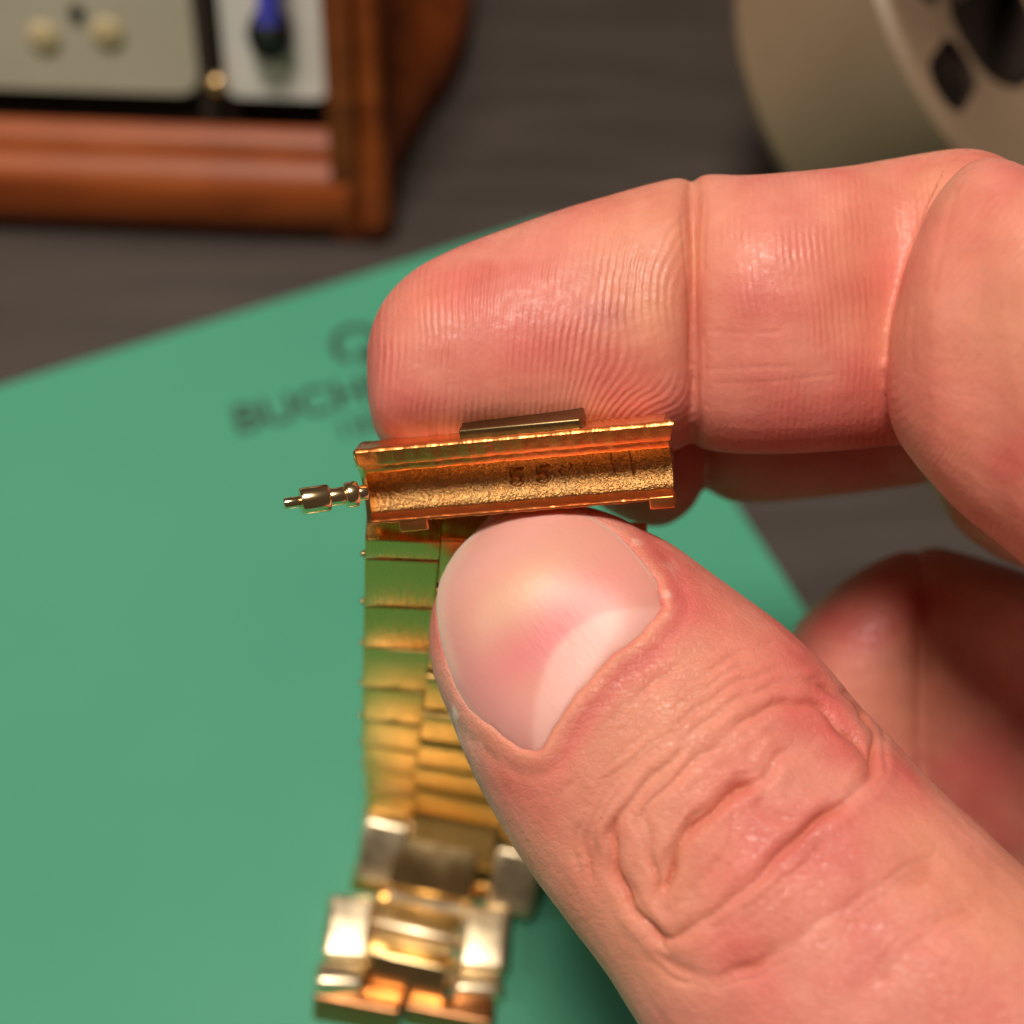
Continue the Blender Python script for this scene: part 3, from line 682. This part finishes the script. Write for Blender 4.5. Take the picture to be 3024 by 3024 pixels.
for pts, hw, dp in [(p_, h_, d_ * 1.0) for p_, h_, d_ in creases] + [f_ for f_ in fine if len(f_[0]) > 2]:
    q = [tuple(a) for a in catmull(CR(pts), 5)]
    ss = is_thumb & (px > 1500) & (py > 1750)
    d_ = np.full(len(px), 1e9); d_[ss] = seg_dist(px[ss] + 5 * np.sin(py[ss] * .045 + px[ss] * .02), py[ss] + 5 * np.sin(px[ss] * .05), q)
    L0, L1 = np.array(q[0]), np.array(q[-1])
    fade = np.clip(np.minimum(np.hypot(px - L0[0], py - L0[1]), np.hypot(px - L1[0], py - L1[1])) / 60, 0.15, 1)
    disp -= thumbm * fade * dp * np.clip(0.9 + 2.0 * N2, 0.35, 1.4) * (0.80 * np.exp(-(d_ / (hw * .75)) ** 2) + 0.50 * np.exp(-(d_ / (hw * 2.6)) ** 2))
    disp += thumbm * fade * dp * 0.16 * np.exp(-((d_ - hw * 3.6) / (hw * 2.4)) ** 2)
# nail seat, folds, cuticle
prox = np.clip(((px - 1330) * 0.62 + (py - 1900) * 0.78) / 120 + 0.35, 0, 1)       # 0 at the free edge, 1 at the cuticle
leftside = 0.35 * np.clip((1700 - px) / 150, 0, 1) * np.clip((py - 1800) / 120, 0, 1)
rightside = np.clip((px - 1750) / 120, 0, 1) * np.clip((py - 1560) / 80, 0, 1)
fold = np.clip(prox + leftside + rightside, 0, 1)
disp += thumbm * np.where(sgn < 0, -0.55 * np.clip(-sgn / 14, 0, 1), 0)
disp += thumbm * fold * (0.06 * np.exp(-((sgn - 12) / 12) ** 2) + 0.16 * np.exp(-((sgn - 45) / 45) ** 2))
disp -= thumbm * fold * 0.16 * np.exp(-((sgn - 62) / 24) ** 2) * prox
# broad soft forms
disp += thumbm * (0.25 * G(1960, 2330, 170, 240, 0.86) - 0.25 * G(1780, 2560, 150, 60, 0.8) + 0.2 * G(2250, 2600, 260, 120, 0.8))
disp += indexm * (-0.9 * G(1560, 1300, 420, 70) + 0.35 * G(1500, 1000, 260, 200) - 0.2 * G(1850, 760, 120, 220) + 0.25 * G(2300, 800, 170, 300) - .12 * G(2480, 900, 60, 300, .2))
for pts, hw, dp in (([(2080, 1092), (2200, 1086), (2330, 1082)], 6, .03), ([(2110, 1132), (2280, 1126), (2460, 1108)], 6, .035), ([(2090, 975), (2200, 985), (2300, 980)], 7, .03), ([(2014, 640), (2024, 800), (2036, 950), (2040, 1080)], 6, .08), ([(2086, 590), (2080, 700), (2083, 800)], 6, .07), ([(2078, 980), (2084, 1100), (2080, 1200)], 6, .06), ([(2825, 560), (2790, 700), (2755, 860)], 9, .05), ([(2905, 850), (2885, 960), (2868, 1090)], 7, .03), ([(2700, 900), (2690, 1000), (2692, 1100)], 9, .04), ([(2880, 640), (2950, 600), (3030, 590)], 8, .05), ([(2830, 760), (2920, 720), (3030, 700)], 8, .05)):
    disp -= indexm * dp * np.exp(-(seg_dist(px, py, pts) / hw) ** 2)
disp += 0.22 * N1 + 0.06 * N2 + 0.02 * N3
co2 = co + no * disp[:, None]
# dry, flaky skin beside the nail
# --- friction ridges (phase in cycles), strongest on the index finger
def arch(x0, y0, ky, xx, yy): return np.sqrt((xx - x0) ** 2 + (ky * (yy - y0)) ** 2 + 900)
wx = 9 * N1 * 4
ph_d = -arch(2140, 1420, 0.36, px + wx, py) / 18.5
ph_loop = arch(1760, 1390, 0.75, px + wx, py) / 21.0
ph_l = -(np.sqrt((px + wx - 1990) ** 2 + (0.9 * (py - 1340)) ** 2) + 113) / 18.5
k_loop = np.clip(1.25 * G(1880, 1240, 190, 210), 0, 1)
ph_d = ph_d * (1 - k_loop) + ph_l * k_loop
ph_m = (px + 26 * np.sin(py / 260 + 0.5) + wx) / 21.0
ph_p = (px * 0.80 + py * 0.60 + wx * 1.5) / 22.0
ridge = np.where(px < 2052, ph_d, ph_m)
prx = (px > np.interp(py, [440, 490, 612, 775, 940, 1100, 1150, 1265, 1362, 1448, 1528, 1608, 1680], [2870, 2800, 2742, 2690, 2640, 2619, 2620, 2644, 2700, 2770, 2850, 2950, 3040]) - 4) & (dep < 106)
ridge = np.where(prx & is_index, ph_p, ridge)
ridge = np.where(is_thumb, ((px - 1500) * 0.76 - (py - 2000) * 0.65 + 30 * N1) / 30.0, ridge)
amp = is_index * (1.0 - 0.85 * G(2050, 900, 70, 600)) * np.where(px < 2052, 1.0, 0.45) * np.where(prx, 0.6, 1) * np.clip(0.75 + 2.2 * N2, 0.15, 1.3)
amp = np.where(is_thumb, 0.12, amp); amp = np.where(dep > 113, 0.4, amp)
# --- colour of the skin (blood under the skin, yellowish creases, dry flakes)
base = np.array([0.72, 0.268, 0.205]); red = np.array([0.67, 0.155, 0.135]); yel = np.array([0.74, 0.32, 0.205]); pale = np.array([0.76, 0.39, 0.33]); purp = np.array([0.58, 0.18, 0.19])
cl = np.repeat(base[None], len(px), 0)
def mix(c, wgt):
    global cl
    wgt = np.clip(wgt, 0, 1)[:, None]; cl = cl * (1 - wgt) + c * wgt
mix(red, 0.35 + 1.6 * N1 + 0.9 * N2); mix(yel, 0.25 - 1.4 * vnoise(9, 5) - .7 * vnoise(3, 8))
mix(red, is_index * (0.75 * G(1560, 1020, 190, 170) + 0.5 * G(1900, 1180, 130, 160) + .45 * G(2240, 900, 150, 160) + 0.5 * G(2760, 1150, 120, 250)))
mix(purp, is_index * 0.55 * G(1780, 930, 75, 45)); mix(yel, is_index * (0.6 * G(2040, 560, 60, 60) + 0.5 * G(2780, 560, 60, 90) + 0.4 * G(2850, 950, 100, 200) + .35 * G(1250, 900, 120, 140)))
mix(yel, is_thumb * 0.85 * G(1950, 2150, 260, 330, .86)); mix(red, is_thumb * (0.8 * G(2010, 1760, 130, 90, .6) + 0.6 * G(1500, 2330, 120, 80, 0.9)))
mix(red, thumbm * np.clip(prox, 0, 1) * np.clip((px - 1600) / 80, 0, 1) * 0.7 * np.exp(-((sgn - 62) / 34) ** 2)); mix(yel, thumbm * prox * fold * 0.6 * np.exp(-((sgn - 12) / 10) ** 2))
mix(pale, is_thumb * (0.7 * G(1345, 2130, 50, 160, -0.35) + 0.5 * G(1790, 1560, 60, 40, .6) + .4 * G(1400, 2350, 60, 150, -.5)))
flake = np.clip((N3 + 0.6 * N2 - 0.12) * 4, 0, 1)
mix(np.array([0.90, 0.70, 0.60]), is_thumb * flake * (0.8 * G(1345, 2110, 28, 120, -0.42) + 0.8 * G(1800, 1570, 90, 45, .65) + 0.6 * G(1975, 1740, 25, 70)))
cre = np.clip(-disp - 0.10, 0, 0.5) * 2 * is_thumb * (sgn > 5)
mix(np.array([0.60, 0.17, 0.10]), cre * 1.1)  # deeper thumb creases tinted darker and redder
hm.vertices.foreach_set('co', (co2 * MM).astype(np.float32).ravel()); hm.update()
dorsal = np.where(is_thumb, 1.0, 0.22)
for nm, arr in (('ridge', ridge), ('ridge_amp', amp), ('dorsal', dorsal)):
    at = hm.attributes.new(nm, 'FLOAT', 'POINT'); at.data.foreach_set('value', arr.astype(np.float32))
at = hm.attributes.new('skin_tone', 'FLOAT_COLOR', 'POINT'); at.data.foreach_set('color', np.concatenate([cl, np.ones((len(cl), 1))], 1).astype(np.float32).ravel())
hm.polygons.foreach_set('use_smooth', [True] * len(hm.polygons))
M = Mat('skin')
def attr(M, n):
    a = M.n('ShaderNodeAttribute'); a.attribute_name = n; return a
v = M.coords(); tone = attr(M, 'skin_tone'); rp = attr(M, 'ridge'); ra = attr(M, 'ridge_amp')
nz = M.noise(v, 1300, 2); nb = M.noise(v, 500, 3)
ph = M.math('ADD', rp.outputs['Fac'], M.math('MULTIPLY', nb, 0.8))
sn = M.math('SINE', M.math('MULTIPLY', ph, 2 * PI))
hh = M.math('MULTIPLY', M.math('MULTIPLY', sn, ra.outputs['Fac']), M.ramp(nb, [(0.3, 0.45), (0.6, 1.0)]))
vo = M.n('ShaderNodeTexVoronoi'); vo.inputs['Scale'].default_value = 2300; M.l(v, vo.inputs['Vector'])
micro = M.math('ADD', M.math('MULTIPLY', nz, 0.8), M.math('MULTIPLY', vo.outputs['Distance'], 0.5))
nn = M.bump(hh, 2.2e-5, 1.0); nn = M.bump(micro, 4e-5, 0.8, nn)
lines = None
for sc_, st_ in ((1300, (1.0, 1.9, 1.0)), (2700, (1.6, 1.0, 1.2))):
    ve = M.n('ShaderNodeTexVoronoi', feature='DISTANCE_TO_EDGE'); ve.inputs['Scale'].default_value = sc_
    wv = M.n('ShaderNodeVectorMath', operation='ADD'); nzv = M.n('ShaderNodeTexNoise'); nzv.inputs['Scale'].default_value = 700
    cv = M.coords(st_); M.l(cv, nzv.inputs['Vector']); sv = M.n('ShaderNodeVectorMath', operation='SCALE'); sv.inputs['Scale'].default_value = 0.0009
    M.l(nzv.outputs['Color'], sv.inputs[0]); M.l(cv, wv.inputs[0]); M.l(sv.outputs[0], wv.inputs[1]); M.l(wv.outputs[0], ve.inputs['Vector'])
    ln = M.ramp(ve.outputs['Distance'], [(0.0, 0.0), (0.10, 1.0)])
    lines = ln if lines is None else M.math('ADD', M.math('MULTIPLY', lines, 0.6), M.math('MULTIPLY', ln, 0.4))
inv = attr(M, 'dorsal').outputs['Fac']
nn = M.bump(M.math('MULTIPLY', lines, inv), 3.2e-5, 0.85, nn)
M.l(nn, M.b.inputs['Normal'])
hs = M.n('ShaderNodeMix', data_type='RGBA', blend_type='MULTIPLY'); hs.inputs['Factor'].default_value = 0.45
M.l(tone.outputs['Color'], hs.inputs['A']); M.l(M.ramp(M.noise(v, 260, 4, 0.6), [(0.3, (0.72, 0.52, 0.48, 1)), (0.65, (1, 1, 1, 1))]), hs.inputs['B'])
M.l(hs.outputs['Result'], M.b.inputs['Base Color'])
M.set(Subsurface_Weight=0.7, Subsurface_Scale=0.0005, Subsurface_Radius=(1.0, 0.32, 0.16), Roughness=0.42)
M.b.inputs['Specular IOR Level'].default_value = 0.40
M.l(M.ramp(M.noise(v, 1600, 4, 0.7), [(0.3, 0.32), (0.7, 0.62)]), M.b.inputs['Roughness'])
hm.materials.append(M.m)
hand = bpy.data.objects.new('hand', hm); col.objects.link(hand)
tag(hand, 'bare hand pinching the gold end link between thumb and index finger', 'hand')
# --- nail plate mesh
cx0 = nl.mean(0); RN = 46; NS = len(nl); vs = []; npt = []
LUN = [(1574, 2224), (1576, 2130), (1588, 2045), (1614, 1965), (1658, 1895), (1720, 1842), (1800, 1806), (1880, 1795), (1962, 1798), (1990, 1850), (1800, 2080), (1640, 2260)]
LUN = [tuple(q) for q in catmull(LUN[:9], 4)] + LUN[9:]
def ncol(x, y, s, lun_d):
    # axis along the nail: cuticle (lower right) -> tip (upper left)
    a = (x - 1600) * -0.62 + (y - 1860) * -0.78; b = (x - 1600) * 0.78 + (y - 1860) * -0.62
    c = np.array([0.70, 0.31, 0.255])
    def m(c2, w_):
        nonlocal c; w_ = min(max(w_, 0), 1); c = c * (1 - w_) + np.array(c2) * w_
    m((0.74, 0.21, 0.21), 0.95 * math.exp(-((a + 25) / 85) ** 2) * math.exp(-((b - 10) / 240) ** 2))
    m((0.76, 0.43, 0.29), 0.85 * math.exp(-((a - 135) / 80) ** 2) * math.exp(-((b - 20) / 170) ** 2))
    m((0.62, 0.27, 0.26), 0.7 * math.exp(-((b + 290) / 90) ** 2))
    m((0.83, 0.40, 0.36), 0.5 * math.exp(-((a - 260) / 60) ** 2))
    lun = 1 / (1 + math.exp(min(lun_d / 5.5, 50)))
    m((0.80, 0.42, 0.37), lun * 0.95)
    m((0.78, 0.52, 0.40), 0.5 * min(1, max(0, 1.6 - s / 26)) * min(1, max(0, (1420 - x) / 60)) * min(1, max(0, (2040 - y) / 80)))
    m((0.86, 0.60, 0.48), 0.8 * min(1, max(0, 1 - s / 9)) * (1 if a > -120 else 0))
    return c
ring_s = [0.0] + [((i + 1) / RN) ** 0.8 for i in range(RN)]
for lay in (0, 1):
    for i in range(RN + 1):
        f = ring_s[i]
        for q in nl:
            x, y = cx0 + (q - cx0) * f
            edge = np.linalg.norm((q - cx0)) * (1 - f)
            d = nail_depth(np.array([x]), np.array([y]))[0]
            lift = -0.06 - 0.10 * (1 - math.exp(-edge / 40)) + (0.05 if lay == 0 else 0)
            vs.append(P(x, y, d + lift + (0.45 if lay else 0.0) + (0.12 * math.exp(-edge / 6) if lay == 0 else 0)))
            npt.append((x, y, edge))
nq = np.array(npt); ld = seg_dist(nq[:, 0], nq[:, 1], LUN + [LUN[0]]) * np.where(inside(nq[:, 0], nq[:, 1], LUN), -1, 1)
colr = [ncol(a_[0], a_[1], a_[2], d_) for a_, d_ in zip(npt, ld)]
fs = grid_faces(RN + 1, NS, True); o_ = (RN + 1) * NS
fs = fs + [tuple(i + o_ for i in f[::-1]) for f in fs] + [(RN * NS + k, RN * NS + (k + 1) % NS, o_ + RN * NS + (k + 1) % NS, o_ + RN * NS + k) for k in range(NS)]
M = Mat('nail'); v = M.coords((1, 1, 1)); tone = attr(M, 'skin_tone'); M.l(tone.outputs['Color'], M.b.inputs['Base Color'])
M.set(Subsurface_Weight=0.6, Subsurface_Scale=0.0008, Subsurface_Radius=(1, .4, .25), Roughness=0.42)
M.b.inputs['Specular IOR Level'].default_value = 0.45
vv = M.coords((90, 1500, 1500), (0, 0, 0)); 
la = nrm(-0.62 * RGT + 0.78 * UPV)      # nail length direction
tcn = M.n('ShaderNodeTexCoord'); cr = M.n('ShaderNodeVectorMath', operation='CROSS_PRODUCT'); cr.inputs[1].default_value = tuple(la); M.l(tcn.outputs['Object'], cr.inputs[0])
rg = M.noise(cr.outputs[0], 2600, 2)
nb2 = M.bump(rg, 2.2e-5, 0.7); M.l(M.bump(M.noise(v, 900, 3), 2.5e-5, 0.5, nb2), M.b.inputs['Normal'])
na = obj('thumb_nail', vs, fs, M.m, hand)
at = na.data.attributes.new('skin_tone', 'FLOAT_COLOR', 'POINT'); at.data.foreach_set('color', np.concatenate([np.array(colr), np.ones((len(colr), 1))], 1).astype(np.float32).ravel())
